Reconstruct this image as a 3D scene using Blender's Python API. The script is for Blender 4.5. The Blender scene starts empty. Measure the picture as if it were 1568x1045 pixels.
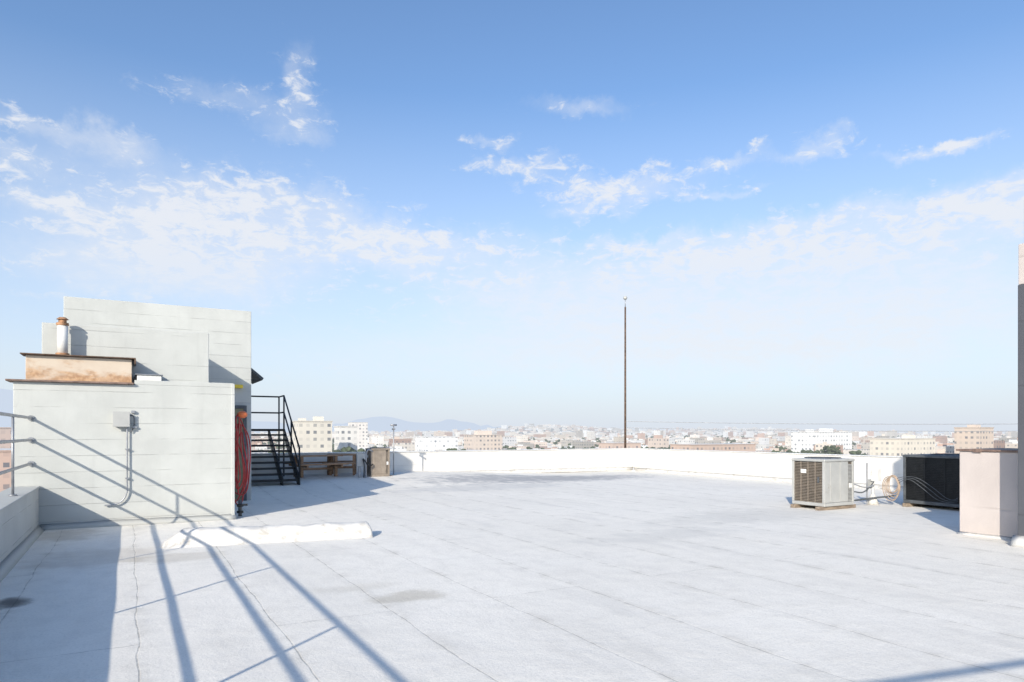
import bpy, bmesh, math, random
from mathutils import Vector, Matrix, noise as mnoise
random.seed(7)
R = math.radians
scene = bpy.context.scene
COL = scene.collection
TH = R(29.2)
CT, ST = math.cos(TH), math.sin(TH)

def view_axis(X, Y):
    """metric offset (right of / ahead of the viewpoint) -> site grid axes"""
    return (CT*X + ST*Y, -ST*X + CT*Y)

# ------------------------------------------------------------------ nodes
class NT:
    def __init__(s, tree): s.t = tree; s.n = tree.nodes; s.l = tree.links
    def new(s, typ, **kw):
        nd = s.n.new(typ)
        for k, v in kw.items(): setattr(nd, k, v)
        return nd
    def put(s, sock, v):
        if isinstance(v, bpy.types.NodeSocket): s.l.new(v, sock)
        elif v is not None: sock.default_value = v
    def math(s, op, a, b=None, c=None, clamp=False):
        nd = s.new('ShaderNodeMath', operation=op, use_clamp=clamp)
        s.put(nd.inputs[0], a)
        if b is not None: s.put(nd.inputs[1], b)
        if c is not None: s.put(nd.inputs[2], c)
        return nd.outputs[0]
    def vmath(s, op, a, b=None, c=None, out=0):
        nd = s.new('ShaderNodeVectorMath', operation=op)
        s.put(nd.inputs[0], a)
        if b is not None: s.put(nd.inputs[1], b)
        if c is not None: s.put(nd.inputs[2], c)
        return nd.outputs[out]
    def mix(s, f, a, b, blend='MIX'):
        nd = s.new('ShaderNodeMix', data_type='RGBA', blend_type=blend)
        s.put(nd.inputs[0], f)
        s.put(nd.inputs[6], a if isinstance(a, bpy.types.NodeSocket) else (*a[:3], 1))
        s.put(nd.inputs[7], b if isinstance(b, bpy.types.NodeSocket) else (*b[:3], 1))
        return nd.outputs[2]
    def noise(s, vec, scale, detail=4, rough=.55, dist=0):
        nd = s.new('ShaderNodeTexNoise')
        s.put(nd.inputs['Vector'], vec)
        nd.inputs['Scale'].default_value = scale
        nd.inputs['Detail'].default_value = detail
        nd.inputs['Roughness'].default_value = rough
        nd.inputs['Distortion'].default_value = dist
        return nd.outputs[0]
    def ramp(s, v, lo, hi, a=0., b=1., smooth=True):
        nd = s.new('ShaderNodeMapRange')
        nd.interpolation_type = 'SMOOTHSTEP' if smooth else 'LINEAR'
        s.put(nd.inputs[0], v)
        for i, x in enumerate((lo, hi, a, b)): nd.inputs[i+1].default_value = x
        return nd.outputs[0]
    def sep(s, v):
        nd = s.new('ShaderNodeSeparateXYZ'); s.put(nd.inputs[0], v); return nd.outputs
    def comb(s, x, y, z):
        nd = s.new('ShaderNodeCombineXYZ')
        for i, q in enumerate((x, y, z)): s.put(nd.inputs[i], q)
        return nd.outputs[0]

def newmat(name):
    m = bpy.data.materials.new(name); m.use_nodes = True
    t = NT(m.node_tree)
    bsdf = m.node_tree.nodes['Principled BSDF']
    pos = t.new('ShaderNodeNewGeometry')
    return m, t, bsdf, pos

def setbump(t, bsdf, h, strength=.3, dist=.01):
    b = t.new('ShaderNodeBump'); b.inputs['Strength'].default_value = strength
    b.inputs['Distance'].default_value = dist
    t.put(b.inputs['Height'], h); t.l.new(b.outputs[0], bsdf.inputs['Normal'])

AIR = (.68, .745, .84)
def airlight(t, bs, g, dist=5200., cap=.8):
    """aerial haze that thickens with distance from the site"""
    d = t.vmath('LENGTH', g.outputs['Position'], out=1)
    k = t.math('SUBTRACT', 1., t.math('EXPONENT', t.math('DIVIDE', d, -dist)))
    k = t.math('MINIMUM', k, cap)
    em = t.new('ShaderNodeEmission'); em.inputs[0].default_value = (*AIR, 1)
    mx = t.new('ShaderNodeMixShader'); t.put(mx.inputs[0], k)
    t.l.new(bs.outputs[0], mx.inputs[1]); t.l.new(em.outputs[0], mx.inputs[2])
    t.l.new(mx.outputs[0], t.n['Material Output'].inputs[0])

def mat_basic(name, col, rough=.6, metal=0., var=.15, scale=6., dirt=None, dirt_amt=.0, bump=.15, bscale=60, air=0):
    m, t, bs, g = newmat(name)
    P = g.outputs['Position']
    n = t.noise(P, scale, 4, .6)
    c = t.mix(t.ramp(n, .3, .7), tuple(x*(1-var) for x in col), tuple(min(1, x*(1+var)) for x in col))
    if dirt:
        d = t.ramp(t.noise(P, scale*.6+1.3, 6, .7, .5), .62-dirt_amt*.2, .78-dirt_amt*.2)
        c = t.mix(t.math('MULTIPLY', d, .8), c, dirt)
    t.put(bs.inputs['Base Color'], c)
    bs.inputs['Roughness'].default_value = rough
    bs.inputs['Metallic'].default_value = metal
    if bump: setbump(t, bs, t.noise(P, bscale, 2), bump, .004)
    if air: airlight(t, bs, g, *air)
    return m

# ---- painted board wall
def mat_wall(name, col, board=.27, dirtk=1., lk=.5):
    m, t, bs, g = newmat(name)
    P = g.outputs['Position']; x, y, z = t.sep(P)
    wob = t.noise(t.comb(x, y, 0.), .9, 3)
    zz = t.math('ADD', z, t.math('MULTIPLY', wob, .02))
    fr = t.math('FRACT', t.math('DIVIDE', zz, board))
    line = t.math('SUBTRACT', 1., t.ramp(t.math('ABSOLUTE', t.math('SUBTRACT', fr, .5)), 0, .032))
    brk = t.ramp(t.noise(t.comb(x, y, t.math('FLOOR', t.math('DIVIDE', zz, board))), 1.6, 2), .36, .58)
    line = t.math('MULTIPLY', line, brk)
    n = t.noise(P, 1.5, 6, .6)
    n2 = t.noise(t.comb(t.math('MULTIPLY', x, 5.), t.math('MULTIPLY', y, 5.), t.math('MULTIPLY', z, .5)), 1.2, 5, .6)
    course = t.noise(t.comb(t.math('MULTIPLY', x, .3), t.math('MULTIPLY', y, .3), t.math('MULTIPLY', t.math('FLOOR', t.math('ADD', t.math('DIVIDE', zz, board), .5)), 3.7)), 1.3, 1)
    c = t.mix(t.ramp(n, .3, .7), tuple(v*.92 for v in col), tuple(v*1.04 for v in col))
    c = t.mix(t.math('MULTIPLY', t.ramp(course, .3, .7), .12), c, tuple(v*.80 for v in col))
    c = t.mix(t.math('MULTIPLY', t.ramp(n2, .5, .8), .28*dirtk), c, tuple(v*.72 for v in col))
    c = t.mix(t.math('MULTIPLY', line, lk), c, tuple(v*.48 for v in col))
    lowd = t.math('MULTIPLY', t.ramp(z, 0., .35, 1., 0.), t.ramp(n, .35, .7))
    c = t.mix(t.math('MULTIPLY', lowd, .4*dirtk), c, (.33, .30, .25))
    t.put(bs.inputs['Base Color'], c); bs.inputs['Roughness'].default_value = .75
    h = t.math('ADD', t.math('MULTIPLY', t.noise(P, 40, 3), .5), t.math('MULTIPLY', line, -1.))
    h = t.math('ADD', h, t.math('MULTIPLY', n, 1.2))
    setbump(t, bs, h, .5, .010)
    return m

# ---- coated roof membrane
def mat_roof():
    m, t, bs, g = newmat('white_roof_membrane')
    P = g.outputs['Position']; x, y, z = t.sep(P)
    w1 = t.math('SUBTRACT', t.noise(P, .7, 3), .5)
    w2 = t.math('SUBTRACT', t.noise(P, 6., 3, .7), .5)
    xx = t.math('ADD', x, t.math('ADD', t.math('MULTIPLY', w1, .12), t.math('MULTIPLY', w2, .018)))
    yy = t.math('ADD', y, t.math('MULTIPLY', w2, .05))
    br = t.new('ShaderNodeTexBrick'); br.offset = .37
    br.inputs['Scale'].default_value = 1.
    br.inputs['Brick Width'].default_value = 9.3
    br.inputs['Row Height'].default_value = 1.0
    br.inputs['Mortar Size'].default_value = .0065
    br.inputs['Mortar Smooth'].default_value = .3
    br.inputs['Color1'].default_value = (0, 0, 0, 1); br.inputs['Color2'].default_value = (1, 1, 1, 1)
    br.inputs['Mortar'].default_value = (.5, .5, .5, 1)
    t.put(br.inputs['Vector'], t.comb(yy, t.math('ADD', xx, .95), 0.))
    strip = t.sep(br.outputs['Color'])[0]
    seam = br.outputs['Fac']
    big = t.noise(P, .4, 5, .6)
    streak = t.noise(t.comb(t.math('MULTIPLY', x, 2.2), t.math('MULTIPLY', y, .6), 0.), 1., 5, .65, .4)
    mid = t.noise(P, 3.5, 6, .68)
    fine = t.noise(P, 48, 3, .78)
    c = t.mix(t.ramp(big, .3, .7), (.84, .80, .725), (.885, .845, .77))
    c = t.mix(t.math('MULTIPLY', strip, .16), c, (.68, .65, .59))
    c = t.mix(t.math('MULTIPLY', t.ramp(streak, .47, .73), .34), c, (.62, .595, .555))
    c = t.mix(t.math('MULTIPLY', t.ramp(mid, .42, .75), .26), c, (.60, .57, .51))
    c = t.mix(t.math('MULTIPLY', t.ramp(fine, .46, .66), .30), c, (.52, .50, .46))
    # dirt that collects beside laps
    fx = t.math('ABSOLUTE', t.math('SUBTRACT', t.math('FRACT', t.math('ADD', xx, .95+.5)), .5))
    wd = t.math('MULTIPLY', t.ramp(fx, 0., .13, 1., 0.), t.ramp(mid, .42, .66))
    c = t.mix(t.math('MULTIPLY', wd, .26), c, (.50, .465, .40))
    brk = t.ramp(mid, .38, .60)
    c = t.mix(t.math('MULTIPLY', seam, t.math('MULTIPLY_ADD', brk, .42, .13)), c, (.30, .285, .255))
    stain_shade_n = t.math('MULTIPLY', t.math('SUBTRACT', t.noise(P, 2.6, 6, .62), .5), 3.4)
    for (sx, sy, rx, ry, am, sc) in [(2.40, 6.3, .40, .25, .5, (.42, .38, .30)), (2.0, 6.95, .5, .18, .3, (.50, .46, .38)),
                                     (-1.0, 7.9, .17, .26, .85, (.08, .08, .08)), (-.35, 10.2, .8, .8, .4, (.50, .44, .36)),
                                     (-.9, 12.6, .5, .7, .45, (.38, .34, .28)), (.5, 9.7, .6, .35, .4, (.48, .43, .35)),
                                     (12.2, 19.6, 4.6, 1.4, .8, (.34, .34, .35)), (9.0, 17.6, 3., .9, .4, (.46, .46, .46)),  # first, wide patch: shaded streak on the far deck, painted into the colour
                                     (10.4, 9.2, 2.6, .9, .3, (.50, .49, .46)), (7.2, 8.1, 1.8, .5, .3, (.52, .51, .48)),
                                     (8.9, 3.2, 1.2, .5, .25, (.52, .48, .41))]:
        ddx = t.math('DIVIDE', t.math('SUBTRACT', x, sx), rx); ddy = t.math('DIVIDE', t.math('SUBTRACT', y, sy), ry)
        rr = t.math('MULTIPLY_ADD', ddx, ddx, t.math('MULTIPLY_ADD', ddy, ddy, stain_shade_n))
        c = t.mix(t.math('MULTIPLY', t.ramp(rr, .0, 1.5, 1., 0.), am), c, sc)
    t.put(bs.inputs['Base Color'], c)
    bs.inputs['Roughness'].default_value = .8
    bs.inputs['Specular IOR Level'].default_value = .2
    h = t.math('MULTIPLY_ADD', fine, .45, t.math('MULTIPLY', seam, -1.0))
    h = t.math('MULTIPLY_ADD', mid, 1.8, h)
    h = t.math('MULTIPLY_ADD', strip, .5, h)
    setbump(t, bs, h, .55, .012)
    return m

def mat_rusty():
    m, t, bs, g = newmat('rusty_sheet_metal')
    P = g.outputs['Position']; x, y, z = t.sep(P)
    n = t.noise(t.comb(t.math('MULTIPLY', x, .8), y, t.math('MULTIPLY', z, 1.8)), 2.6, 7, .62, .4)
    k = t.math('ADD', n, t.ramp(z, 2.45, 2.75, .2, -.04))
    r = t.ramp(k, .48, .72)
    rc = t.mix(t.ramp(t.noise(P, 14, 5), .35, .65), (.34, .17, .07), (.56, .34, .18))
    c = t.mix(t.math('MULTIPLY', r, .85), (.62, .53, .43), rc)
    c = t.mix(t.math('MULTIPLY', t.ramp(t.noise(P, 3, 5), .4, .7), .3), c, (.48, .37, .28))
    t.put(bs.inputs['Base Color'], c); bs.inputs['Roughness'].default_value = .8
    setbump(t, bs, n, .3, .01)
    return m

def mat_wood(name, c1, c2):
    m, t, bs, g = newmat(name)
    P = g.outputs['Position']; x, y, z = t.sep(P)
    n = t.noise(t.comb(t.math('MULTIPLY', x, 2.), t.math('MULTIPLY', y, 12.), t.math('MULTIPLY', z, 12.)), 2., 5, .6)
    t.put(bs.inputs['Base Color'], t.mix(t.ramp(n, .3, .7), c1, c2)); bs.inputs['Roughness'].default_value = .8
    setbump(t, bs, n, .3, .005)
    return m

def mat_city(name='city_facade'):
    m, t, bs, g = newmat(name)
    P = g.outputs['Position']; x, y, z = t.sep(P)
    nz = t.sep(g.outputs['Normal'])[2]
    side = t.math('LESS_THAN', t.math('ABSOLUTE', nz), .5)
    at = t.new('ShaderNodeVertexColor'); at.layer_name = 'Col'
    u = t.math('ADD', x, y)
    fu = t.math('FRACT', t.math('DIVIDE', u, 3.1)); fv = t.math('FRACT', t.math('DIVIDE', z, 3.1))
    wu = t.math('LESS_THAN', t.math('ABSOLUTE', t.math('SUBTRACT', fu, .5)), .24)
    wv = t.math('LESS_THAN', t.math('ABSOLUTE', t.math('SUBTRACT', fv, .5)), .22)
    cell = t.comb(t.math('FLOOR', t.math('DIVIDE', u, 3.1)), t.math('FLOOR', t.math('DIVIDE', z, 3.1)), 0.)
    wn = t.new('ShaderNodeTexWhiteNoise'); wn.noise_dimensions = '2D'; t.put(wn.inputs['Vector'], cell)
    wk = t.ramp(wn.outputs['Value'], .1, .9, .95, .15)
    w = t.math('MULTIPLY', t.math('MULTIPLY', wu, wv), t.math('MULTIPLY', wk, side))
    w = t.math('MULTIPLY', w, at.outputs['Alpha'])
    n = t.noise(P, .15, 3)
    base = t.mix(t.math('MULTIPLY', t.ramp(n, .35, .7), .2), at.outputs['Color'], (.4, .38, .36))
    c = t.mix(w, base, (.09, .11, .14))
    t.put(bs.inputs['Base Color'], c); bs.inputs['Roughness'].default_value = .8
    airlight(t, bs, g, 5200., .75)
    return m

M = {}
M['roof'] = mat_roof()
M['wall'] = mat_wall('painted_board_wall', (.53, .54, .515))
M['wall2'] = mat_wall('painted_stucco_wall', (.49, .495, .47), .35, .6, .25)
M['parapet'] = mat_wall('white_parapet_coating', (.73, .71, .67), .9, .7, .15)
M['pink'] = mat_wall('pink_stucco', (.56, .50, .47), .9, .5, .2)
M['shaftshade'] = mat_wall('shaded_shaft_lower', (.085, .09, .105), .9, .5, .3)  # shade on the lower shaft, put into its dark base colour
M['coat'] = mat_basic('white_mastic_coating', (.65, .63, .59), .7, var=.1, scale=5, dirt=(.42, .39, .34), dirt_amt=.5, bump=.8, bscale=12)
M['coping'] = mat_basic('brown_metal_coping', (.22, .15, .12), .6, .2, .3, 9)
M['rust'] = mat_rusty()
M['rustdark'] = mat_basic('rust_dark_metal', (.13, .085, .06), .8, .3, .4, 12)
M['galv'] = mat_basic('galvanised_steel', (.36, .37, .39), .5, .6, .15, 8, bump=.05)
M['grey'] = mat_basic('grey_enamel_panel', (.45, .45, .43), .45, .1, .06, 4, dirt=(.32, .29, .24), dirt_amt=.1, bump=.05)
M['greydk'] = mat_basic('dark_grey_metal', (.10, .11, .12), .6, .2, .2, 8)
M['coil'] = mat_basic('condenser_coil', (.12, .10, .08), .7, .2, .35, 5)
M['coilblk'] = mat_basic('black_condenser_coil', (.018, .02, .022), .6, .2, .35, 7)
M['black'] = mat_basic('black_painted_steel', (.02, .022, .025), .5, .3, .2, 10, bump=.05)
M['red'] = mat_basic('red_rubber_hose', (.36, .03, .03), .5, 0, .3, 10)
M['orange'] = mat_basic('orange_plastic', (.65, .16, .05), .45, 0, .15, 10)
M['yellow'] = mat_basic('yellow_plastic', (.75, .55, .05), .5, 0, .1, 10)
M['wood'] = mat_wood('weathered_wood', (.24, .14, .08), (.44, .27, .16))
M['sleeper'] = mat_wood('timber_sleeper', (.16, .12, .09), (.34, .27, .2))
M['white'] = mat_basic('white_paint', (.74, .73, .70), .5, 0, .06, 6, dirt=(.45, .40, .33), dirt_amt=.2)
M['tan'] = mat_basic('tan_cable', (.42, .32, .24), .7, 0, .2, 9)
M['tanmetal'] = mat_basic('tan_enamel', (.30, .25, .20), .6, .1, .15, 6)
M['door'] = mat_basic('olive_door_paint', (.22, .20, .12), .6, 0, .15, 5)
M['city'] = mat_city()
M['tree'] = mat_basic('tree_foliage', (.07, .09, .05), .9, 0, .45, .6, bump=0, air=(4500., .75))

def mat_mountain():
    m, t, bs, g = newmat('hazy_mountain')
    t.put(bs.inputs['Base Color'], t.mix(t.noise(g.outputs['Position'], .0006, 5), (.10, .12, .12), (.2, .2, .18)))
    bs.inputs['Roughness'].default_value = 1.
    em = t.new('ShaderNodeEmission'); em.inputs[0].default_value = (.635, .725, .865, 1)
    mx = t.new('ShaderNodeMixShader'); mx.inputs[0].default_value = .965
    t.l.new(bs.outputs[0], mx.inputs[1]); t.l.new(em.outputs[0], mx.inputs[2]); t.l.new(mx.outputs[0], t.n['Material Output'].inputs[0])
    return m
M['mount'] = mat_mountain()
def mat_ground():
    m, t, bs, g = newmat('city_ground'); P = g.outputs['Position']
    n = t.noise(P, .012, 5, .7); n2 = t.noise(P, .05, 3, .6)
    c = t.mix(t.ramp(n, .4, .6), (.14, .16, .11), (.30, .28, .25))
    c = t.mix(t.math('MULTIPLY', t.ramp(n2, .45, .65), .5), c, (.42, .39, .35))
    t.put(bs.inputs['Base Color'], c); bs.inputs['Roughness'].default_value = .95
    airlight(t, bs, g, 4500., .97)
    return m
M['ground'] = mat_ground()

# ------------------------------------------------------------------ geometry helpers
def empty(name, loc=(0, 0, 0), rz=0):
    e = bpy.data.objects.new(name, None); e.location = loc; e.rotation_euler = (0, 0, rz)
    e.empty_display_size = .2; COL.objects.link(e); return e

def finish(bm, name, mat, parent=None, smooth=False):
    me = bpy.data.meshes.new(name); bm.to_mesh(me); bm.free()
    ob = bpy.data.objects.new(name, me); COL.objects.link(ob)
    if mat: me.materials.append(mat)
    if parent: ob.parent = parent
    if smooth:
        me.polygons.foreach_set('use_smooth', [True]*len(me.polygons))
    return ob

def bm_box(bm, x0, x1, y0, y1, z0, z1):
    vs = [bm.verts.new(p) for p in ((x0, y0, z0), (x1, y0, z0), (x1, y1, z0), (x0, y1, z0), (x0, y0, z1), (x1, y0, z1), (x1, y1, z1), (x0, y1, z1))]
    fs = []
    for f in ((0, 3, 2, 1), (4, 5, 6, 7), (0, 1, 5, 4), (1, 2, 6, 5), (2, 3, 7, 6), (3, 0, 4, 7)):
        fs.append(bm.faces.new([vs[i] for i in f]))
    return fs

def box(name, x0, x1, y0, y1, z0, z1, mat, parent=None, bev=.006):
    bm = bmesh.new(); bm_box(bm, x0, x1, y0, y1, z0, z1)
    if bev: bmesh.ops.bevel(bm, geom=bm.edges[:], offset=bev, segments=2, affect='EDGES', profile=.5)
    return finish(bm, name, mat, parent)

def boxes(name, lst, mat, parent=None, bev=0):
    bm = bmesh.new()
    for b in lst: bm_box(bm, *b)
    if bev: bmesh.ops.bevel(bm, geom=bm.edges[:], offset=bev, segments=1, affect='EDGES')
    return finish(bm, name, mat, parent)

def bm_rod(bm, p, q, r, seg=12, r2=None):
    p, q = Vector(p), Vector(q); d = q-p; r2 = r if r2 is None else r2
    m3 = d.to_track_quat('Z', 'Y').to_matrix()
    A = []; B = []
    for i in range(seg):
        an = 2*math.pi*i/seg; u = m3 @ Vector((math.cos(an), math.sin(an), 0))
        A.append(bm.verts.new(p+u*r)); B.append(bm.verts.new(q+u*r2))
    for i in range(seg): bm.faces.new((A[i], A[(i+1) % seg], B[(i+1) % seg], B[i]))
    bm.faces.new(A[::-1]); bm.faces.new(B)

def rods(name, lst, r, mat, parent=None, seg=12):
    bm = bmesh.new()
    for p, q in lst: bm_rod(bm, p, q, r, seg)
    ob = finish(bm, name, mat, parent)
    for pl in ob.data.polygons: pl.use_smooth = len(pl.vertices) == 4
    return ob

def tube(name, pts, r, mat, parent=None, smooth=True):
    cu = bpy.data.curves.new(name, 'CURVE'); cu.dimensions = '3D'; cu.bevel_depth = r; cu.bevel_resolution = 3
    sp = cu.splines.new('NURBS' if smooth else 'POLY'); sp.points.add(len(pts)-1)
    for i, p in enumerate(pts): sp.points[i].co = (*p, 1)
    if smooth: sp.use_endpoint_u = True; sp.order_u = 3
    cu.resolution_u = 8; cu.use_fill_caps = True
    ob = bpy.data.objects.new(name, cu); COL.objects.link(ob); cu.materials.append(mat)
    if parent: ob.parent = parent
    return ob

def prism(name, p0, p1, nrm, w, h, mat, parent=None):
    """triangular cant strip from p0 to p1 at base of wall; nrm points away from wall"""
    p0, p1, n = Vector(p0), Vector(p1), Vector(nrm)
    bm = bmesh.new(); N = 24; rows = []
    for i in range(N+1):
        c = p0.lerp(p1, i/N); k = 1+.18*mnoise.noise(c*1.7)
        rows.append([bm.verts.new(c+Vector((0, 0, -.01))), bm.verts.new(c+n*w*k+Vector((0, 0, -.01))), bm.verts.new(c+n*w*.45+Vector((0, 0, h*.42))), bm.verts.new(c+Vector((0, 0, h*k)))])
    for a, b in zip(rows, rows[1:]):
        for i in range(4): bm.faces.new((a[i], a[(i+1) % 4], b[(i+1) % 4], b[i]))
    bm.faces.new(rows[0]); bm.faces.new(rows[-1][::-1])
    bmesh.ops.recalc_face_normals(bm, faces=bm.faces)
    return finish(bm, name, mat, parent, True)

def ss(x): x = max(0, min(1, x)); return x*x*(3-2*x)
def roof_h(a, b): return .24*ss((b-17)/5)*ss((15-a)/7)

# ------------------------------------------------------------------ roof deck
X0, X1, Y0, Y1 = -1.66, 18.8, -9., 22.96
bm = bmesh.new(); nx, ny = 82, 128; gv = []
for i in range(nx+1):
    row = []
    for j in range(ny+1):
        a = X0+.01+(X1-X0-.02)*i/nx; b = Y0+.01+(Y1-Y0-.02)*j/ny
        row.append(bm.verts.new((a, b, roof_h(a, b)+.010*mnoise.noise(Vector((a*.6, b*.6, 0))))))
    gv.append(row)
for i in range(nx):
    for j in range(ny): bm.faces.new((gv[i][j], gv[i+1][j], gv[i+1][j+1], gv[i][j+1]))
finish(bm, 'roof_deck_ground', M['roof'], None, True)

host = empty('host_building')
box('building_body', X0, X1, Y0, Y1, -22, -.06, M['parapet'], host, 0)

wl = empty('left_parapet_wall')
box('wall', -1.65, -1.30, -9, 13.46, -.05, .705, M['wall2'], wl, .02)
box('coping', -1.67, -1.28, -9, 13.455, .70, .725, M['wall2'], wl, .008)
prism('cant', (-1.30, -9, 0), (-1.30, 13.4, 0), (1, 0, 0), .10, .10, M['wall2'], wl)
wb = empty('back_parapet_wall')
box('wall', -1.65, 18.8, 22.65, 22.95, -.05, .90, M['parapet'], wb, .02)
box('coping', -1.67, 18.82, 22.62, 22.97, .90, .925, M['white'], wb, .008)
prism('cant', (2.5, 22.66, .1), (18.5, 22.66, .0), (0, -1, 0), .12, .16, M['coat'], wb)
wr = empty('right_parapet_wall')
box('wall', 18.5, 18.8, -9, 22.64, -.05, .90, M['parapet'], wr, .02)
box('coping', 18.47, 18.82, -9, 22.615, .90, .925, M['white'], wr, .008)
prism('cant', (18.5, 22.6, 0), (18.5, -9, 0), (-1, 0, 0), .12, .12, M['coat'], wr)

# ------------------------------------------------------------------ safety railing on left parapet
rl = empty('pipe_safety_railing')
RA = -1.41; posts = [-5.6, -2.75, .12, 2.97, 5.82, 8.67, 11.52]
rods('rails', [((RA, -8.5, z), (RA, 13.46, z)) for z in (1.09, 1.475, 1.83)], .022, M['galv'], rl)
rods('posts', [((RA+.0, b, .72), (RA, b, 1.83)) for b in posts], .018, M['galv'], rl)
rods('wall_flanges', [((RA, 13.44, z), (RA, 13.468, z)) for z in (1.09, 1.475, 1.83)], .045, M['galv'], rl)
rods('post_feet', [((RA, b, .725), (RA, b, .745)) for b in posts], .05, M['galv'], rl)

# added pipe on legs, unseen behind the viewpoint, for its shadow across the deck
pr = empty('unseen_shadow_pipe')
rods('pipe', [((-.9, -.80, 2.5), (9., -2.7, 2.5))], .03, M['galv'], pr)
rods('legs', [((-.6, -.86, 0), (-.6, -.86, 2.5)), ((8.6, -2.62, 0), (8.6, -2.62, 2.5))], .03, M['galv'], pr)

# ------------------------------------------------------------------ stair penthouse
pe = empty('stair_penthouse')
box('front_block', -1.645, 1.66, 13.47, 16.99, -.02, 2.42, M['wall'], pe, .012)
box('front_block_raised_top', .06, 1.655, 13.475, 16.98, 2.42, 2.50, M['wall'], pe, .008)
box('mid_block', -1.31, 1.285, 13.95, 16.995, 2.3, 3.46, M['wall'], pe, .012)
box('tower_block', -1.22, 2.48, 17.0, 22.6, -.02, 4.44, M['wall'], pe, .012)
boxes('ledge_flashing', [(-1.74, .05, 13.40, 13.9, 2.42, 2.45)], M['coping'], pe, .004)
box('small_vent_curb', .10, .48, 13.55, 13.9, 2.50, 2.60, M['white'], pe, .01)
boxes('vent_curb_lid', [(.07, .50, 13.52, 13.93, 2.60, 2.615)], M['galv'], pe, .003)
boxes('door', [(1.45, 2.3, 16.95, 16.985, 0.02, 2.15)], M['door'], pe, .004)
boxes('door_frame', [(1.38, 1.45, 16.93, 16.99, 0, 2.22), (2.3, 2.37, 16.93, 16.99, 0, 2.22), (1.45, 2.3, 16.93, 16.99, 2.15, 2.22)], M['greydk'], pe, .004)
boxes('yellow_lamp', [(2.05, 2.28, 16.86, 16.99, 2.62, 2.70)], M['yellow'], pe, .01)
boxes('corner_trim', [(1.62, 1.675, 13.455, 13.52, 0, 2.49)], M['wall'], pe, .004)
prism('cant_front', (-1.28, 13.47, 0), (1.7, 13.47, 0), (0, -1, 0), .08, .10, M['wall2'], pe)
bm = bmesh.new()
v = [bm.verts.new(p) for p in ((2.47, 20.2, 3.80), (2.47, 22.0, 3.80), (3.28, 22.0, 3.12), (3.28, 20.2, 3.12),
                               (2.47, 20.2, 3.75), (2.47, 22.0, 3.75), (3.24, 22.0, 3.06), (3.24, 20.2, 3.06))]
for f in ((0, 3, 2, 1), (4, 5, 6, 7), (0, 4, 7, 3), (3, 7, 6, 2), (2, 6, 5, 1)): bm.faces.new([v[i] for i in f])
finish(bm, 'awning', M['greydk'], pe)
boxes('awning_bracket', [(2.48, 3.18, 20.22, 20.25, 3.04, 3.07), (2.48, 3.18, 21.95, 21.98, 3.04, 3.07)], M['black'], pe)

# rusty roof hatch on front block
sk = empty('rusty_roof_hatch')
box('sides', -1.49, .02, 13.56, 13.94, 2.452, 2.86, M['rust'], sk, .008)
boxes('lid', [(-1.56, .08, 13.48, 13.94, 2.865, 2.885)], M['rustdark'], sk, .004)
boxes('lid_edge', [(.06, .085, 13.475, 13.94, 2.78, 2.864)], M['rustdark'], sk, .003)
vp = empty('vent_flue_pipe')
bm = bmesh.new()
bm_rod(bm, (-1.0, 13.75, 2.89), (-1.0, 13.75, 3.40), .078, 24); o = finish(bm, 'flue', M['white'], vp)
for p in o.data.polygons: p.use_smooth = len(p.vertices) == 4
bm = bmesh.new()
bm_rod(bm, (-1.0, 13.75, 3.40), (-1.0, 13.75, 3.44), .092, 24); bm_rod(bm, (-1.0, 13.75, 3.44), (-1.0, 13.75, 3.50), .06, 24)
bm_rod(bm, (-1.0, 13.75, 3.50), (-1.0, 13.75, 3.535), .09, 24, .05); bm_rod(bm, (-1.0, 13.75, 2.89), (-1.0, 13.75, 2.93), .10, 24)
finish(bm, 'rusty_cap', mat_basic('rusty_cap_metal', (.36, .20, .11), .8, .1, .4, 14), vp)

# electrical box and conduit on front wall
eb = empty('electrical_junction_box')
box('box', -.25, -.02, 13.36, 13.465, 1.70, 1.94, M['grey'], eb, .01)
boxes('cover', [(-.262, -.008, 13.345, 13.36, 1.69, 1.95)], M['grey'], eb, .004)
tube('conduit', [(-.05, 13.42, 1.70), (-.05, 13.42, 1.2), (-.05, 13.42, .72), (-.05, 13.42, .55), (-.12, 13.42, .42), (-.24, 13.42, .36), (-.38, 13.43, .36)], .013, M['galv'], eb)
tube('side_conduit', [(-.02, 13.43, 1.88), (.04, 13.43, 1.9), (.06, 13.43, 1.82), (.05, 13.43, 1.66), (.0, 13.43, 1.6)], .009, M['greydk'], eb)
boxes('straps', [(-.08, -.02, 13.40, 13.465, 1.3, 1.32), (-.08, -.02, 13.40, 13.465, .8, .82)], M['galv'], eb)
boxes('side_knockout', [(.01, .07, 13.42, 13.465, 1.93, 1.97), (.03, .1, 13.42, 13.465, 1.67, 1.70)], M['galv'], eb)

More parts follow.
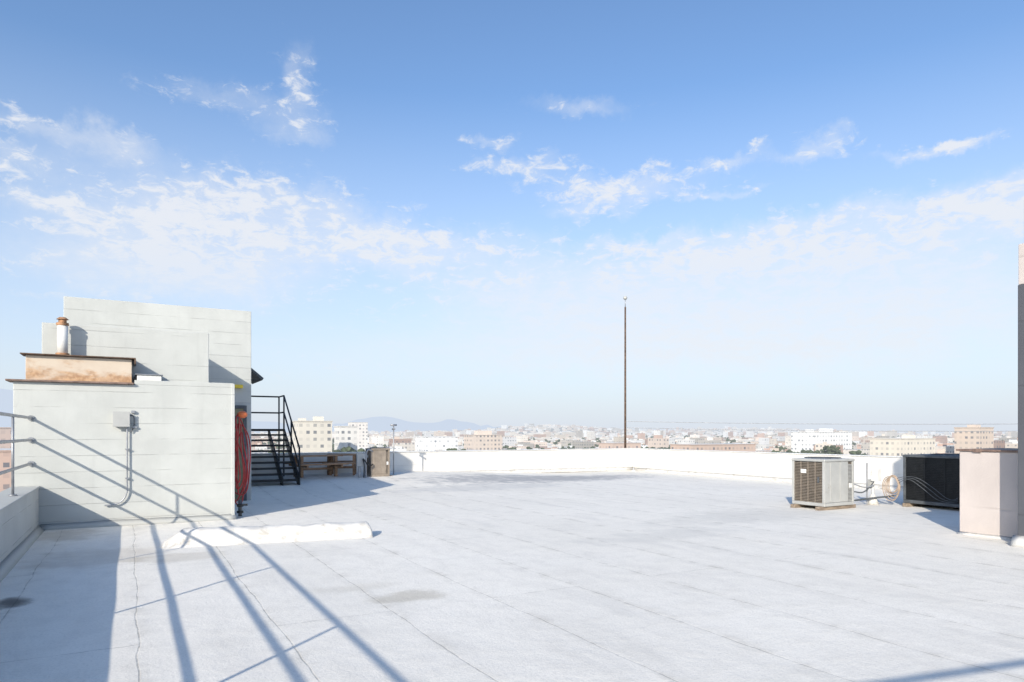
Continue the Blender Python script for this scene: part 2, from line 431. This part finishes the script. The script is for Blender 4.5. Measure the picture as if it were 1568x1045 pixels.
# hose hanging on the side of the front block
hs = empty('fire_hose_reel')
boxes('bracket', [(1.66, 1.86, 13.68, 13.74, 1.86, 1.90), (1.66, 1.86, 13.9, 13.96, 1.86, 1.90), (1.66, 1.70, 13.6, 14.0, 1.7, 1.95)], M['greydk'], hs, .004)
for k in range(6):
    cx = 1.75+.035*(k % 3); w = .02+.03*k; zt = 1.92-.16*(k % 4); zb = .65-.12*k if k < 4 else .2+.2*(k-4)
    yc = 13.66+.05*k
    pts = []
    for i in range(25):
        an = 2*math.pi*i/24
        zz = (zt+zb)/2+(zt-zb)/2*math.cos(an)
        pts.append((cx+w*math.sin(an)*(1.+.4*(1-math.cos(an))/2)+.025*math.sin(3*an+k), yc+.05*math.sin(an*2+k), max(zz, .05)))
    tube('hose_loop_%d' % k, pts, .0125, M['red'], hs)
bm = bmesh.new(); bmesh.ops.create_uvsphere(bm, u_segments=20, v_segments=12, radius=.095, matrix=Matrix.Translation((1.84, 13.72, 1.93)) @ Matrix.Diagonal((1, 1, .75, 1)))
finish(bm, 'orange_float', M['orange'], hs, True)
rods('valve_pipe', [((1.80, 13.70, .02), (1.80, 13.70, .32))], .035, M['greydk'], hs)
bm = bmesh.new()
for z in (.1, .22): bm_rod(bm, (1.80, 13.7, z-.02), (1.80, 13.7, z+.02), .06, 16)
bm_rod(bm, (1.74, 13.62, .24), (1.92, 13.6, .24), .02)
finish(bm, 'valve_flanges', M['black'], hs)

# ------------------------------------------------------------------ low coated curb on deck
bm = bmesh.new(); N = 90; rings = []
P0, P1 = Vector((.42, 10.80, 0)), Vector((3.25, 10.30, 0)); dr = (P1-P0).normalized(); nn = Vector((dr.y, -dr.x, 0))
prof = [(-.25, -.02), (-.19, .04), (-.145, .13), (-.12, .19), (-.07, .215), (0, .22), (.07, .213), (.12, .19), (.15, .12), (.19, .04), (.27, -.02)]
for i in range(N+1):
    s = i/N; c = P0.lerp(P1, s); end = min(1, s*9+.25) if s < .5 else min(1, (1-s)*26+.55)
    ring = []
    for (w, h) in prof:
        q = c+nn*(w*(1.0+.25*(1-end)))
        hh = h*end if h > 0 else h
        jit = .035*mnoise.noise(Vector((q.x*2.5, q.y*3, h*4)))+.014*mnoise.noise(Vector((q.x*9, q.y*9, h*9)))
        ring.append(bm.verts.new((q.x, q.y+jit, hh+(jit*.8 if h > 0 else 0))))
    rings.append(ring)
for a, b in zip(rings, rings[1:]):
    for i in range(len(prof)-1): bm.faces.new((a[i], a[i+1], b[i+1], b[i]))
bm.faces.new(rings[0]); bm.faces.new(rings[-1][::-1])
bmesh.ops.recalc_face_normals(bm, faces=bm.faces)
finish(bm, 'coated_roof_curb', M['coat'], None, True)

# ------------------------------------------------------------------ black metal stairs
st = empty('metal_staircase')
sa0, sa1 = 2.78, 4.12; yb, yt = 19.55, 21.75; zb, zt = .13, 1.70; NS = 9
tr = []
for i in range(NS):
    y = yb+(yt-yb)*(i/NS); z = zb+(zt-zb)*((i+1)/(NS+1))
    tr.append((sa0+.02, sa1-.02, y, y+.27, z-.055, z))
boxes('treads', tr, M['black'], st, .004)
def stringer(a):
    bm = bmesh.new(); pts = [(yb-.05, zb), (yb+.22, zb), (yt+.02, zt-.22), (yt+.02, zt), (yt-.1, zt), (yb-.05, zb+.2)]
    A = [bm.verts.new((a, y, z)) for y, z in pts]; B = [bm.verts.new((a+.03, y, z)) for y, z in pts]
    bm.faces.new(A[::-1]); bm.faces.new(B)
    for i in range(6): bm.faces.new((A[i], A[(i+1) % 6], B[(i+1) % 6], B[i]))
    bmesh.ops.recalc_face_normals(bm, faces=bm.faces)
    return bm
for a in (sa0-.015, (sa0+sa1)/2+.2, sa1-.02): finish(stringer(a), 'stringer', M['black'], st)
boxes('landing', [(2.50, sa1, yt, 22.6, zt-.07, zt)], M['black'], st, .005)
hr = 1.02
L = []
for a in (sa0+.02, sa1):
    L += [((a, yb, zb+hr), (a, yt, zt+hr)), ((a, yb, zb+.5*hr), (a, yt, zt+.5*hr)), ((a, yb, zb), (a, yb, zb+hr)), ((a, yt, zt), (a, yt, zt+hr)), ((a, (yb+yt)/2, (zb+zt)/2), (a, (yb+yt)/2, (zb+zt)/2+hr))]
L += [((sa1, yt, zt+hr), (sa1, 22.55, zt+hr)), ((sa1, yt, zt+.5*hr), (sa1, 22.55, zt+.5*hr)), ((sa1, 22.55, .2), (sa1, 22.55, zt+hr)),
      ((2.5, 22.55, zt+hr), (sa1, 22.55, zt+hr)), ((2.5, 22.55, zt+.5*hr), (sa1, 22.55, zt+.5*hr)),
      ((sa1, yt+.02, .2), (sa1, yt+.02, zt))]
rods('handrails', L, .024, M['black'], st)

# ------------------------------------------------------------------ picnic tables
def table(name, ax, by, rz, ln=1.5):
    e = empty(name, (ax, by, roof_h(ax, by)), rz)
    h = ln/2
    boxes('top', [(-h, h, -.36+i*.145, -.36+i*.145+.135, .62, .66) for i in range(5)], M['wood'], e, .004)
    boxes('benches', [(-h, h, s*.68-.12+j*.125, s*.68-.12+j*.125+.115, .38, .42) for s in (-1, 1) for j in (0, 1)], M['wood'], e, .004)
    boxes('legs', [(s*h*.72-.04, s*h*.72+.04, q-.05, q+.05, 0, .62) for s in (-1, 1) for q in (-.28, .28)], M['wood'], e, .004)
    boxes('cross_beams', [(s*h*.72-.03, s*h*.72+.03, -.78, .78, .31, .38) for s in (-1, 1)] + [(-h*.7, h*.7, -.04, .04, .2, .27)], M['wood'], e, .004)
table('picnic_table', 5.0, 21.4, R(8)); table('picnic_table', 5.95, 21.75, R(-20), 1.0)

# ------------------------------------------------------------------ condensers
def condenser(name, x0, y0, w, l, h, z0, panel, coil, slats=26, dark=False):
    """x0,y0 = near corner; w along x, l along y"""
    e = empty(name, (x0, y0, z0))
    t = .035
    box('coil_core', t, w-t, t, l-t, .06, h-.06, coil, e, 0)
    boxes('base_pan', [(0, w, 0, l, 0, .07)], panel, e, .008)
    boxes('top_cap', [(-.012, w+.012, -.012, l+.012, h-.055, h)], panel, e, .012)
    boxes('corner_posts', [(0, .05, 0, .05, .07, h-.055), (w-.05, w, 0, .05, .07, h-.055), (0, .05, l-.05, l, .07, h-.055), (w-.05, w, l-.05, l, .07, h-.055)], panel, e, .004)
    dz = (h-.14)/slats
    boxes('side_grille', [(.006, .014, .05, l-.05, .08+i*dz, .08+i*dz+.009) for i in range(slats)] +
          [(.004, .012, .05+(l-.1)*k/4-.006, .05+(l-.1)*k/4+.006, .07, h-.055) for k in (1, 2, 3)], M['tanmetal'] if not dark else M['black'], e)
    if not dark:
        boxes('service_panel', [(.052, w*.80, .004, .03, .075, h-.06)], panel, e, .006)
        boxes('louvre_panel', [(w*.81, w-.052, .010+.0, .022, .08+i*.028, .08+i*.028+.016) for i in range(int((h-.16)/.028))], panel, e)
        boxes('panel_plate', [(w*.82, w*.92, -.004, .006, .36, .46)], M['white'], e, .002)
        boxes('panel_ridge', [(w*.2, w*.22, -.003, .004, .1, h-.08), (w*.52, w*.535, -.003, .004, .1, h-.08)], panel, e, .002)
        boxes('nameplate', [(.0, .006, l*.55, l*.72, h-.30, h-.22)], M['white'], e, .001)
    else:
        boxes('centre_post', [(-.004, .03, l*.22, l*.22+.10, .07, h-.055)], M['grey'], e, .004)
        boxes('front_panel', [(.052, w-.052, .004, .03, .075, h-.06)], M['greydk'], e, .006)
    boxes('latch_marks', [(-.003, .006, .12, .16, h*.5, h*.5+.12)], M['greydk'], e)
    bm = bmesh.new()
    for r in (.12, .2, .28, .36):
        r *= min(w, l)/.8
        K = 28
        for i in range(K):
            a0, a1 = 2*math.pi*i/K, 2*math.pi*(i+1)/K
            bm_rod(bm, (w/2+r*math.cos(a0), l/2+r*math.sin(a0), h+.02), (w/2+r*math.cos(a1), l/2+r*math.sin(a1), h+.02), .005, 5)
    for i in range(6):
        a0 = math.pi*i/6; r = .38*min(w, l)/.8
        bm_rod(bm, (w/2-r*math.cos(a0), l/2-r*math.sin(a0), h+.012), (w/2+r*math.cos(a0), l/2+r*math.sin(a0), h+.012), .005, 5)
    finish(bm, 'fan_guard', M['greydk'], e)
    boxes('sleepers', [(-.10, w+.12, .04, .14, -z0, 0), (-.10, w+.12, l-.14, l-.04, -z0, 0)] if z0 > .02 else [(-.1, w+.1, .04, .14, -.02, .01)], M['sleeper'], e, .006)
    return e
condenser('air_conditioner_condenser', 12.33, 9.03, .97, .78, .97, .075, M['grey'], M['coil'])
dk = condenser('air_conditioner_condenser', 14.60, 7.05, 1.1, 1.72, 1.04, .075, M['greydk'], M['coilblk'], dark=True)
sm = condenser('air_conditioner_condenser', 6.55, 20.75, .62, .55, .88, .0, M['tanmetal'], M['coil'])
sm.location.z = roof_h(6.7, 20.9)
rf = empty('refrigerant_riser')
tube('pipe_a', [(6.35, 20.6, .2), (6.35, 20.6, .7), (6.36, 20.6, 1.0), (6.45, 20.65, 1.08), (6.6, 20.75, 1.0)], .022, M['galv'], rf)
tube('pipe_b', [(6.25, 20.5, .2), (6.28, 20.5, .6), (6.2, 20.5, .85), (6.45, 20.6, .5), (6.6, 20.7, .6)], .02, M['black'], rf)
boxes('disconnect_box', [(6.05, 6.25, 20.55, 20.65, .55, .95)], M['grey'], rf, .008)
boxes('post', [(6.12, 6.18, 20.6, 20.64, .2, .6)], M['galv'], rf)
ant = empty('antenna_mast')
rods('mast', [((7.45, 21.2, .2), (7.45, 21.2, 1.85))], .018, M['galv'], ant)
rods('arms', [((7.35, 21.2, 1.83), (7.55, 21.2, 1.83)), ((7.45, 21.1, 1.7), (7.45, 21.3, 1.7))], .03, M['galv'], ant)

db = empty('electrical_disconnect_post')
rods('post', [((14.35, 9.30, 0), (14.35, 9.30, .95))], .03, M['white'], db)
bm = bmesh.new(); bm_rod(bm, (14.35, 9.30, 0), (14.35, 9.30, .22), .13, 20, .045); finish(bm, 'flashing_cone', M['coat'], db, True)
box('box', 14.27, 14.43, 9.15, 9.30, .52, .80, M['white'], db, .01)
box('box_2', 14.30, 14.44, 9.32, 9.42, .35, .55, M['grey'], db, .01)
tube('whip', [(14.3, 9.25, .5), (14.1, 9.3, .25), (13.8, 9.4, .3), (13.35, 9.5, .4)], .014, M['greydk'], db)
tube('whip_2', [(14.3, 9.22, .45), (14.15, 9.3, .35), (13.8, 9.42, .48), (13.35, 9.45, .55)], .012, M['galv'], db)
tube('floor_pipe', [(13.2, 9.3, .15), (13.7, 9.35, .1), (14.2, 9.3, .14), (14.65, 9.0, .2)], .02, M['greydk'], db)
tube('vertical_pipe', [(14.22, 9.35, .0), (14.22, 9.35, .5), (14.22, 9.35, .92)], .016, M['galv'], db)
hc = empty('coiled_hose')
for k in range(6):
    pts = []
    for i in range(21):
        an = 2*math.pi*i/20
        pts.append((14.47+.015*k, 8.90+.02*k+(.10+.02*k)*math.cos(an+k), .46-.015*k+(.17+.02*k)*math.sin(an+k)+.03*math.sin(2*an+k)))
    tube('loop_%d' % k, pts, .009, M['tan'], hc)
for k in range(3):
    pts = [(14.50, 8.8+.02*k, .5+.05*k), (14.45, 8.6-.05*k, .65+.03*k), (14.46, 8.3-.1*k, .45+.02*k), (14.48, 7.9-.1*k, .12+.02*k), (14.5, 7.6, .2+.04*k)]
    tube('lead_%d' % k, pts, .006, M['greydk'], hc)

# ------------------------------------------------------------------ right-hand pink enclosure and shaft
pk = empty('pink_equipment_enclosure')
box('wall', 11.36, 12.7, 1.5, 5.93, -.02, 1.305, M['pink'], pk, .012)
boxes('coping', [(11.33, 12.73, 1.47, 5.97, 1.305, 1.335)], M['coping'], pk, .004)
boxes('coping_seam', [(11.325, 11.335, 5.6, 5.72, 1.29, 1.345)], M['coping'], pk, .002)
prism('cant', (11.36, 5.95, 0), (11.36, 1.5, 0), (-1, 0, 0), .05, .05, M['coat'], pk)
sh = empty('chimney_shaft')
box('shaft_lower', 10.84, 11.33, 2.8, 4.89, 0, 3.66, M['shaftshade'], sh, .01)
box('shaft_upper', 10.845, 11.34, 2.8, 4.885, 3.662, 4.23, M['pink'], sh, .01)
box('unseen_shaft_top', 10.87, 11.32, 2.9, 4.45, 4.23, 5.5, M['pink'], sh, .01)  # out-of-view upper part, added so its shadow reaches the right parapet
rods('lightning_rod', [((10.86, 4.80, 4.23), (10.86, 4.80, 4.83))], .015, M['rustdark'], sh)
prism('cant', (10.84, 4.95, 0), (10.84, 2.8, 0), (-1, 0, 0), .08, .16, M['coat'], sh)

# ------------------------------------------------------------------ flagpole
fp = empty('flagpole')
bm = bmesh.new(); bm_rod(bm, (18.47, 23.12, -.5), (18.47, 23.12, 6.95), .052, 14, .036); o = finish(bm, 'pole', M['rustdark'], fp, True)
rods('finial_rod', [((18.47, 23.12, 6.95), (18.47, 23.12, 7.28))], .016, M['galv'], fp)
bm = bmesh.new(); bmesh.ops.create_uvsphere(bm, u_segments=20, v_segments=12, radius=.085, matrix=Matrix.Translation((18.47, 23.12, 7.34))); finish(bm, 'ball', M['grey'], fp, True)
boxes('wall_bracket', [(18.4, 18.54, 22.95, 23.15, .2, .26), (18.4, 18.54, 22.95, 23.15, .7, .76)], M['rustdark'], fp)
dv = empty('roof_drain_vent')
rods('pipe', [((18.0, 22.0, 0), (18.0, 22.0, .14))], .035, M['galv'], dv)
bm = bmesh.new(); bm_rod(bm, (18., 22., 0), (18., 22., .05), .12, 16, .05); finish(bm, 'flashing', M['coat'], dv)

# ------------------------------------------------------------------ city
GZ = -22.
def ground_z(a, b):
    """city terrain: flat plain with a low far hill"""
    X = CT*a-ST*b; Y = ST*a+CT*b
    h = 0
    for (hx, hy, sx, sy, H) in ((250, 4300, 520, 500, 62), (1750, 5200, 900, 700, 45), (-600, 5200, 500, 600, 25)):
        h += H*math.exp(-((X-hx)/sx)**2-((Y-hy)/sy)**2)
    return GZ+h

bm = bmesh.new()
rings = []; rad = [0, 40, 120, 300, 600, 1000, 1500, 2100, 2700, 3200, 3600, 3900, 4200, 4500, 4900, 5300, 5800, 6500, 8000, 12000, 20000, 40000]
K = 180
for r in rad[1:]:
    rings.append([bm.verts.new((r*math.cos(2*math.pi*i/K), r*math.sin(2*math.pi*i/K), ground_z(r*math.cos(2*math.pi*i/K), r*math.sin(2*math.pi*i/K)))) for i in range(K)])
bm.faces.new(rings[0])
for a, b in zip(rings, rings[1:]):
    for i in range(K): bm.faces.new((a[i], b[i], b[(i+1) % K], a[(i+1) % K]))
bmesh.ops.recalc_face_normals(bm, faces=bm.faces)
finish(bm, 'terrain_ground', M['ground'], None, True)

PAL = [(.76, .75, .72), (.76, .72, .66), (.70, .63, .54), (.62, .53, .45), (.72, .67, .60), (.66, .66, .66), (.55, .38, .30), (.78, .78, .78), (.45, .42, .38), (.70, .59, .51), (.40, .28, .23)]
ROOF = [(.76, .76, .75), (.60, .60, .60), (.42, .41, .40), (.68, .66, .63), (.46, .32, .26)]
def city_mesh(name, items, parent=None):
    vs = []; fs = []; cols = []
    for (a, b, w, l, z0, z1, wc, rc, win) in items:
        o = len(vs)
        x0, x1, y0, y1 = a-w/2, a+w/2, b-l/2, b+l/2
        vs += [(x0, y0, z0), (x1, y0, z0), (x1, y1, z0), (x0, y1, z0), (x0, y0, z1), (x1, y0, z1), (x1, y1, z1), (x0, y1, z1)]
        d = math.hypot(a, b); win = win*math.exp(-d/2500)
        for i, f in enumerate(((4, 5, 6, 7), (0, 1, 5, 4), (1, 2, 6, 5), (2, 3, 7, 6), (3, 0, 4, 7))):
            fs.append([o+k for k in f]); c = rc if i == 0 else wc
            cols += [*c, win]*4
    me = bpy.data.meshes.new(name); me.from_pydata(vs, [], fs)
    at = me.color_attributes.new('Col', 'FLOAT_COLOR', 'CORNER'); at.data.foreach_set('color', cols)
    me.materials.append(M['city'])
    ob = bpy.data.objects.new(name, me); COL.objects.link(ob); ob.parent = parent
    return ob

items = []
Y = 190.
while Y < 5600:
    step = 18+Y*.008
    X = -1.0*Y-60
    while X < 1.0*Y+60:
        w = random.uniform(6, 19)*(1+Y/9000); l = random.uniform(7, 18)*(1+Y/9000)
        if random.random() < .08: w *= 2.2
        if random.random() < .82:
            a, b = view_axis(X+random.uniform(-6, 6), Y+random.uniform(-8, 8))
            g = ground_z(a, b)
            hgt = random.choice([4, 4.5, 5, 6, 7, 7, 8, 9, 11])
            if random.random() < .06: hgt = random.uniform(12, 19)
            if Y > 1500: hgt = min(hgt, 11) if random.random() > .06 else random.uniform(14, 28)
            if Y < 330: hgt = min(hgt, 9)
            wc = random.choice(PAL); rc = random.choice(ROOF)
            v = random.uniform(.7, 1.05); wc = tuple(min(.8, q*v) for q in wc)
            items.append((a, b, w, l, g-8, g+hgt, wc, rc, 1.))
            if random.random() < .5:
                items.append((a+random.uniform(-.25, .25)*w, b+random.uniform(-.25, .25)*l, w*.25, l*.25, g+hgt, g+hgt+random.uniform(1, 2.5), random.choice(PAL), rc, 0.))
            if Y < 1200 and random.random() < .35:
                items.append((a-w*.5-2, b, 5, l*.6, g-8, g+hgt*.55, random.choice(PAL), rc, 1.))
        X += w+random.uniform(2, 12)+Y*.004
    Y += step
city_mesh('distant_city_buildings', items)

def landmark(name, X, Yd, w, l, ztop, wc, rc=(.7, .7, .68), extras=()):
    a, b = view_axis(X, Yd)
    it = [(a, b, w, l, -30, ztop, wc, rc, 1.)]
    it.append((a-w*.0, b, w+.5, l+.5, ztop, ztop+.5, tuple(c*.85 for c in wc), rc, 0.))
    for (ddx, ddy, ww, ll, hh) in extras: it.append((a+ddx, b+ddy, ww, ll, ztop+.5, ztop+.5+hh, wc, rc, 0.))
    city_mesh(name, it)
landmark('beige_apartment_block', -91, 310, 15, 14, 6.2, (.66, .62, .54), extras=((3, 0, 4, 4, 2), (-4, 1, 3, 3, 1.2)))
landmark('beige_apartment_block', -84, 345, 9, 10, 4.2, (.72, .70, .66))
landmark('cream_office_block', -140, 620, 14, 14, 10, (.74, .70, .65))
landmark('white_office_building', 236, 520, 44, 20, 1.3, (.78, .78, .76), extras=((5, 0, 8, 6, 2.5), (-14, 0, 4, 4, 1.8)))
landmark('cream_warehouse', 226, 395, 34, 18, -2.4, (.70, .64, .54), extras=((6, 0, 5, 5, 1.8),))
landmark('tan_apartment_block', 274, 405, 15, 14, 4., (.60, .49, .40), extras=((0, 0, 5, 5, 1.5),))
landmark('brick_warehouse', 118, 400, 50, 18, -5.8, (.56, .42, .34))
landmark('brick_warehouse', 68, 430, 22, 14, -5.6, (.60, .46, .38))
landmark('white_warehouse', -52, 470, 24, 18, -1.8, (.78, .78, .77))
landmark('tan_warehouse', -22, 520, 24, 18, -.8, (.64, .54, .46), extras=((0, 0, 12, 6, 3),))
landmark('brown_apartment_block', -205, 270, 16, 18, 3., (.48, .38, .34))
landmark('brick_row_building', -150, 205, 12, 24, -4, (.50, .36, .30))

# tree masses
bm0 = bmesh.new(); bmesh.ops.create_icosphere(bm0, subdivisions=1, radius=1.)
IV = [v.co.copy() for v in bm0.verts]; IF = [[v.index for v in f.verts] for f in bm0.faces]; bm0.free()
def treemass(name, spots, dense=False):
    vs = []; fs = []
    for (a, b, g, h) in spots:
        n = random.randint(60, 80) if dense else random.randint(7, 11)
        o = len(vs)
        for k in range(5):
            an = 2*math.pi*k/5
            vs.append((a+h*.035*math.cos(an), b+h*.035*math.sin(an), g)); vs.append((a+h*.015*math.cos(an), b+h*.015*math.sin(an), g+h*.6))
        for k in range(5): fs.append((o+2*k, o+(2*k+2) % 10, o+(2*k+3) % 10, o+2*k+1))
        for i in range(n):
            an = random.uniform(0, 6.28); rr = h*.42*random.random()**.6; zz = g+h*random.uniform(.4, .95)
            rr *= 1.15-abs((zz-g)/h-.62)*1.6
            s = h*(random.uniform(.04, .09) if dense else random.uniform(.10, .2)); o = len(vs)
            for q in IV:
                vs.append((a+rr*math.cos(an)+q.x*s*random.uniform(.6, 1.3), b+rr*math.sin(an)+q.y*s*random.uniform(.6, 1.3), zz+q.z*s*random.uniform(.5, 1.1)))
            for f in IF: fs.append([o+k for k in f])
    me = bpy.data.meshes.new(name); me.from_pydata(vs, [], fs); me.materials.append(M['tree'])
    ob = bpy.data.objects.new(name, me); COL.objects.link(ob); return ob
sp = []
for i in range(2400):
    Y = 200*(22**random.random()); X = random.uniform(-.95, .95)*Y
    a, b = view_axis(X, Y); g = ground_z(a, b)
    sp.append((a, b, g, random.uniform(6, 12)*(1+Y/9000)))
treemass('distant_tree_mass', sp)
for (X, Yd, h) in ((-57, 240, 19), (-24, 300, 17), (62, 300, 17.5), (195, 420, 16)):
    a, b = view_axis(X, Yd); treemass('street_tree', [(a, b, GZ, h), (a+3, b, GZ, h*.92)], True)

# mountains
def ridge(name, az0, az1, dist, hf, mat):
    bm = bmesh.new(); N = 160; prev = None
    for i in range(N+1):
        az = R(az0+(az1-az0)*i/N); X, Y = dist*math.sin(az), dist*math.cos(az)
        a, b = view_axis(X, Y); h = hf(math.degrees(az))
        a2, b2 = view_axis(X*1.25, Y*1.25)
        cur = [bm.verts.new((a*.92, b*.92, -30)), bm.verts.new((a*.97, b*.97, h*.55)), bm.verts.new((a, b, h)), bm.verts.new((a2, b2, -30))]
        if prev:
            for k in range(3): bm.faces.new((prev[k], prev[k+1], cur[k+1], cur[k]))
        prev = cur
    bmesh.ops.recalc_face_normals(bm, faces=bm.faces)
    return finish(bm, name, mat, None, True)
def hf(az):
    h = 0
    for (c, w, H) in ((-10.5, 2.6, 480), (-5, 3.2, 420), (-13.5, 3, 200), (-40, 9, 1500), (-22, 6, 420), (1, 4, 160)):
        h += H*math.exp(-((az-c)/w)**2)
    return h+110*mnoise.noise(Vector((az*.5, 1, 0)))+70*mnoise.noise(Vector((az*1.7, 3, 0)))+25*mnoise.noise(Vector((az*5, 3, 0)))-20
ridge('distant_mountain_ridge', -60, 30, 25000, hf, M['mount'])

# overhead utility cables beyond the right parapet
uc = empty('utility_cable_line')
a0, b0 = view_axis(10, 60); a1, b1 = view_axis(60, 46)
for k, z in enumerate((2.0, 2.55)):
    pts = []
    for i in range(13):
        s = i/12; pts.append((a0+(a1-a0)*s, b0+(b1-b0)*s, z-.55*4*s*(1-s)*.6))
    tube('cable_%d' % k, pts, .022, M['galv'], uc)
rods('poles', [((a0, b0, -22), (a0, b0, 2.6)), ((a1, b1, -22), (a1, b1, 3.2))], .05, M['galv'], uc)

# ------------------------------------------------------------------ light
Ldir = Vector((1.6, 1.46, -1.0)).normalized()
elev = math.asin(-Ldir.z)
sun = bpy.data.lights.new('sun', 'SUN'); sun.energy = 5.0; sun.angle = R(.5); sun.color = (1., .92, .79)
so = bpy.data.objects.new('sun', sun); so.rotation_euler = Ldir.to_track_quat('-Z', 'Y').to_euler(); so.location = (-30, -30, 30); COL.objects.link(so)

w = bpy.data.worlds.new('World'); scene.world = w; w.use_nodes = True
t = NT(w.node_tree); bg = w.node_tree.nodes['Background']; bg.inputs[1].default_value = .13
w.cycles.sampling_method = 'MANUAL'; w.cycles.sample_map_resolution = 256
sky = t.new('ShaderNodeTexSky'); sky.sky_type = 'NISHITA'; sky.sun_disc = False
sky.sun_elevation = elev; sky.sun_rotation = math.atan2(-1.6, -1.46) % (2*math.pi)
sky.air_density = 1.; sky.dust_density = 1.; sky.ozone_density = 1.6
tc = t.new('ShaderNodeTexCoord'); D = t.vmath('NORMALIZE', tc.outputs['Generated'])
dx, dy, dz = t.sep(D)
az = t.math('SUBTRACT', t.math('ARCTAN2', dx, dy), TH)   # compass bearing relative to roof diagonal
el = t.math('ARCSINE', dz)
zc = t.math('ADD', t.math('MAXIMUM', dz, .0), .10)
q = t.comb(t.math('DIVIDE', dx, zc), t.math('DIVIDE', dy, zc), 0.)
AE = t.comb(az, el, 0.)
def ae(px, py):
    x, z = (px-784)/1045, (662-py)/1045
    return math.atan(x), math.atan(z/math.hypot(1, x))
wob = t.new('ShaderNodeTexNoise'); t.put(wob.inputs['Vector'], AE); wob.inputs['Scale'].default_value = 14; wob.inputs['Detail'].default_value = 5; wob.inputs['Roughness'].default_value = .65
AEw = t.vmath('ADD', AE, t.vmath('MULTIPLY', t.vmath('SUBTRACT', wob.outputs['Color'], (.5, .5, .5)), (.12, .08, 0)))
# cloud banks: bearing/elevation centre, half widths, amount
mask = None
for (px, py, rx, ry, am) in [(310, 345, 210, 72, 1.0), (240, 415, 220, 50, .75), (70, 185, 100, 22, .58), (180, 225, 70, 28, .66), (590, 372, 180, 36, .9), (440, 320, 120, 38, .6),
                             (460, 110, 34, 65, .58), (350, 152, 130, 26, .50), (450, 205, 55, 22, .5), (30, 240, 80, 26, .5), (60, 310, 80, 14, .45),
                             (890, 165, 80, 20, .64), (750, 215, 36, 15, .62), (790, 255, 80, 16, .66), (950, 286, 120, 24, .86), (900, 320, 70, 12, .5),
                             (1110, 252, 38, 13, .64), (1165, 228, 26, 12, .6), (1270, 210, 42, 20, .66), (1400, 226, 75, 13, .66), (1220, 242, 60, 13, .55), (1480, 210, 60, 11, .6), (1110, 292, 70, 9, .56), (980, 368, 80, 13, .6),
                             (1230, 375, 230, 36, .85), (1460, 328, 230, 44, 1.0), (1250, 455, 470, 85, 1.0), (850, 440, 220, 55, .75), (900, 540, 750, 60, .6)]:
    c = ae(px, py); e1 = ae(px+rx, py); e2 = ae(px, py-ry)
    s = (1/abs(e1[0]-c[0]), 1/abs(e2[1]-c[1]), 0)
    v = t.vmath('MULTIPLY_ADD', AEw, s, (-c[0]*s[0], -c[1]*s[1], 0))
    d2 = t.vmath('DOT_PRODUCT', v, v, out=1)
    gsn = t.math('POWER', .3679, d2)
    mask = t.math('MULTIPLY', gsn, am) if mask is None else t.math('MULTIPLY_ADD', gsn, am, mask)
mask = t.math('MINIMUM', mask, 1.05)
mid = t.noise(q, 2.6, 6, .62, .3)
AEs = t.vmath('MULTIPLY', AE, (1., 2.1, 1.))
finen = t.noise(AEs, 34., 5, .66, .5)
nn_ = t.math('ADD', t.math('MULTIPLY', mid, .4), t.math('MULTIPLY', finen, .6))
dens = t.math('ADD', mask, t.math('MULTIPLY', t.math('SUBTRACT', nn_, .5), 5.0))
lowfade = t.ramp(el, .10, .27, .45, 1.)            # texture melts into haze low down
soft = t.math('MULTIPLY', t.ramp(mask, .12, 1.), t.ramp(el, .08, .30, .85, .62))
puffs = t.math('MULTIPLY', t.ramp(dens, .25, 1.25), .90)
cl = t.math('MAXIMUM', t.math('MULTIPLY', puffs, lowfade), t.math('MULTIPLY', soft, t.ramp(nn_, .35, .6, .65, 1.)))
cl = t.math('MULTIPLY', cl, t.ramp(mask, .05, .30))
haze = t.ramp(el, -.02, .46, 1., 0., False)
haze = t.math('MULTIPLY', t.math('POWER', haze, 1.15), .97)
clear = t.mix(1., sky.outputs[0], (1.22, 1.40, 1.60), 'MULTIPLY')
base = t.mix(haze, clear, (5.55, 5.98, 6.75))
full = t.mix(cl, base, (6.5, 6.68, 7.05))
t.put(bg.inputs[0], full)

# ------------------------------------------------------------------ camera
cam = bpy.data.cameras.new('camera'); co = bpy.data.objects.new('camera', cam); COL.objects.link(co)
co.location = (0, 0, 1.6); co.rotation_euler = (R(90), 0, -TH)
cam.sensor_width = 36; cam.lens = 24; cam.shift_y = .089; cam.clip_start = .05; cam.clip_end = 90000
scene.camera = co
scene.view_settings.view_transform = 'Standard'; scene.view_settings.look = 'None'; scene.view_settings.exposure = 0
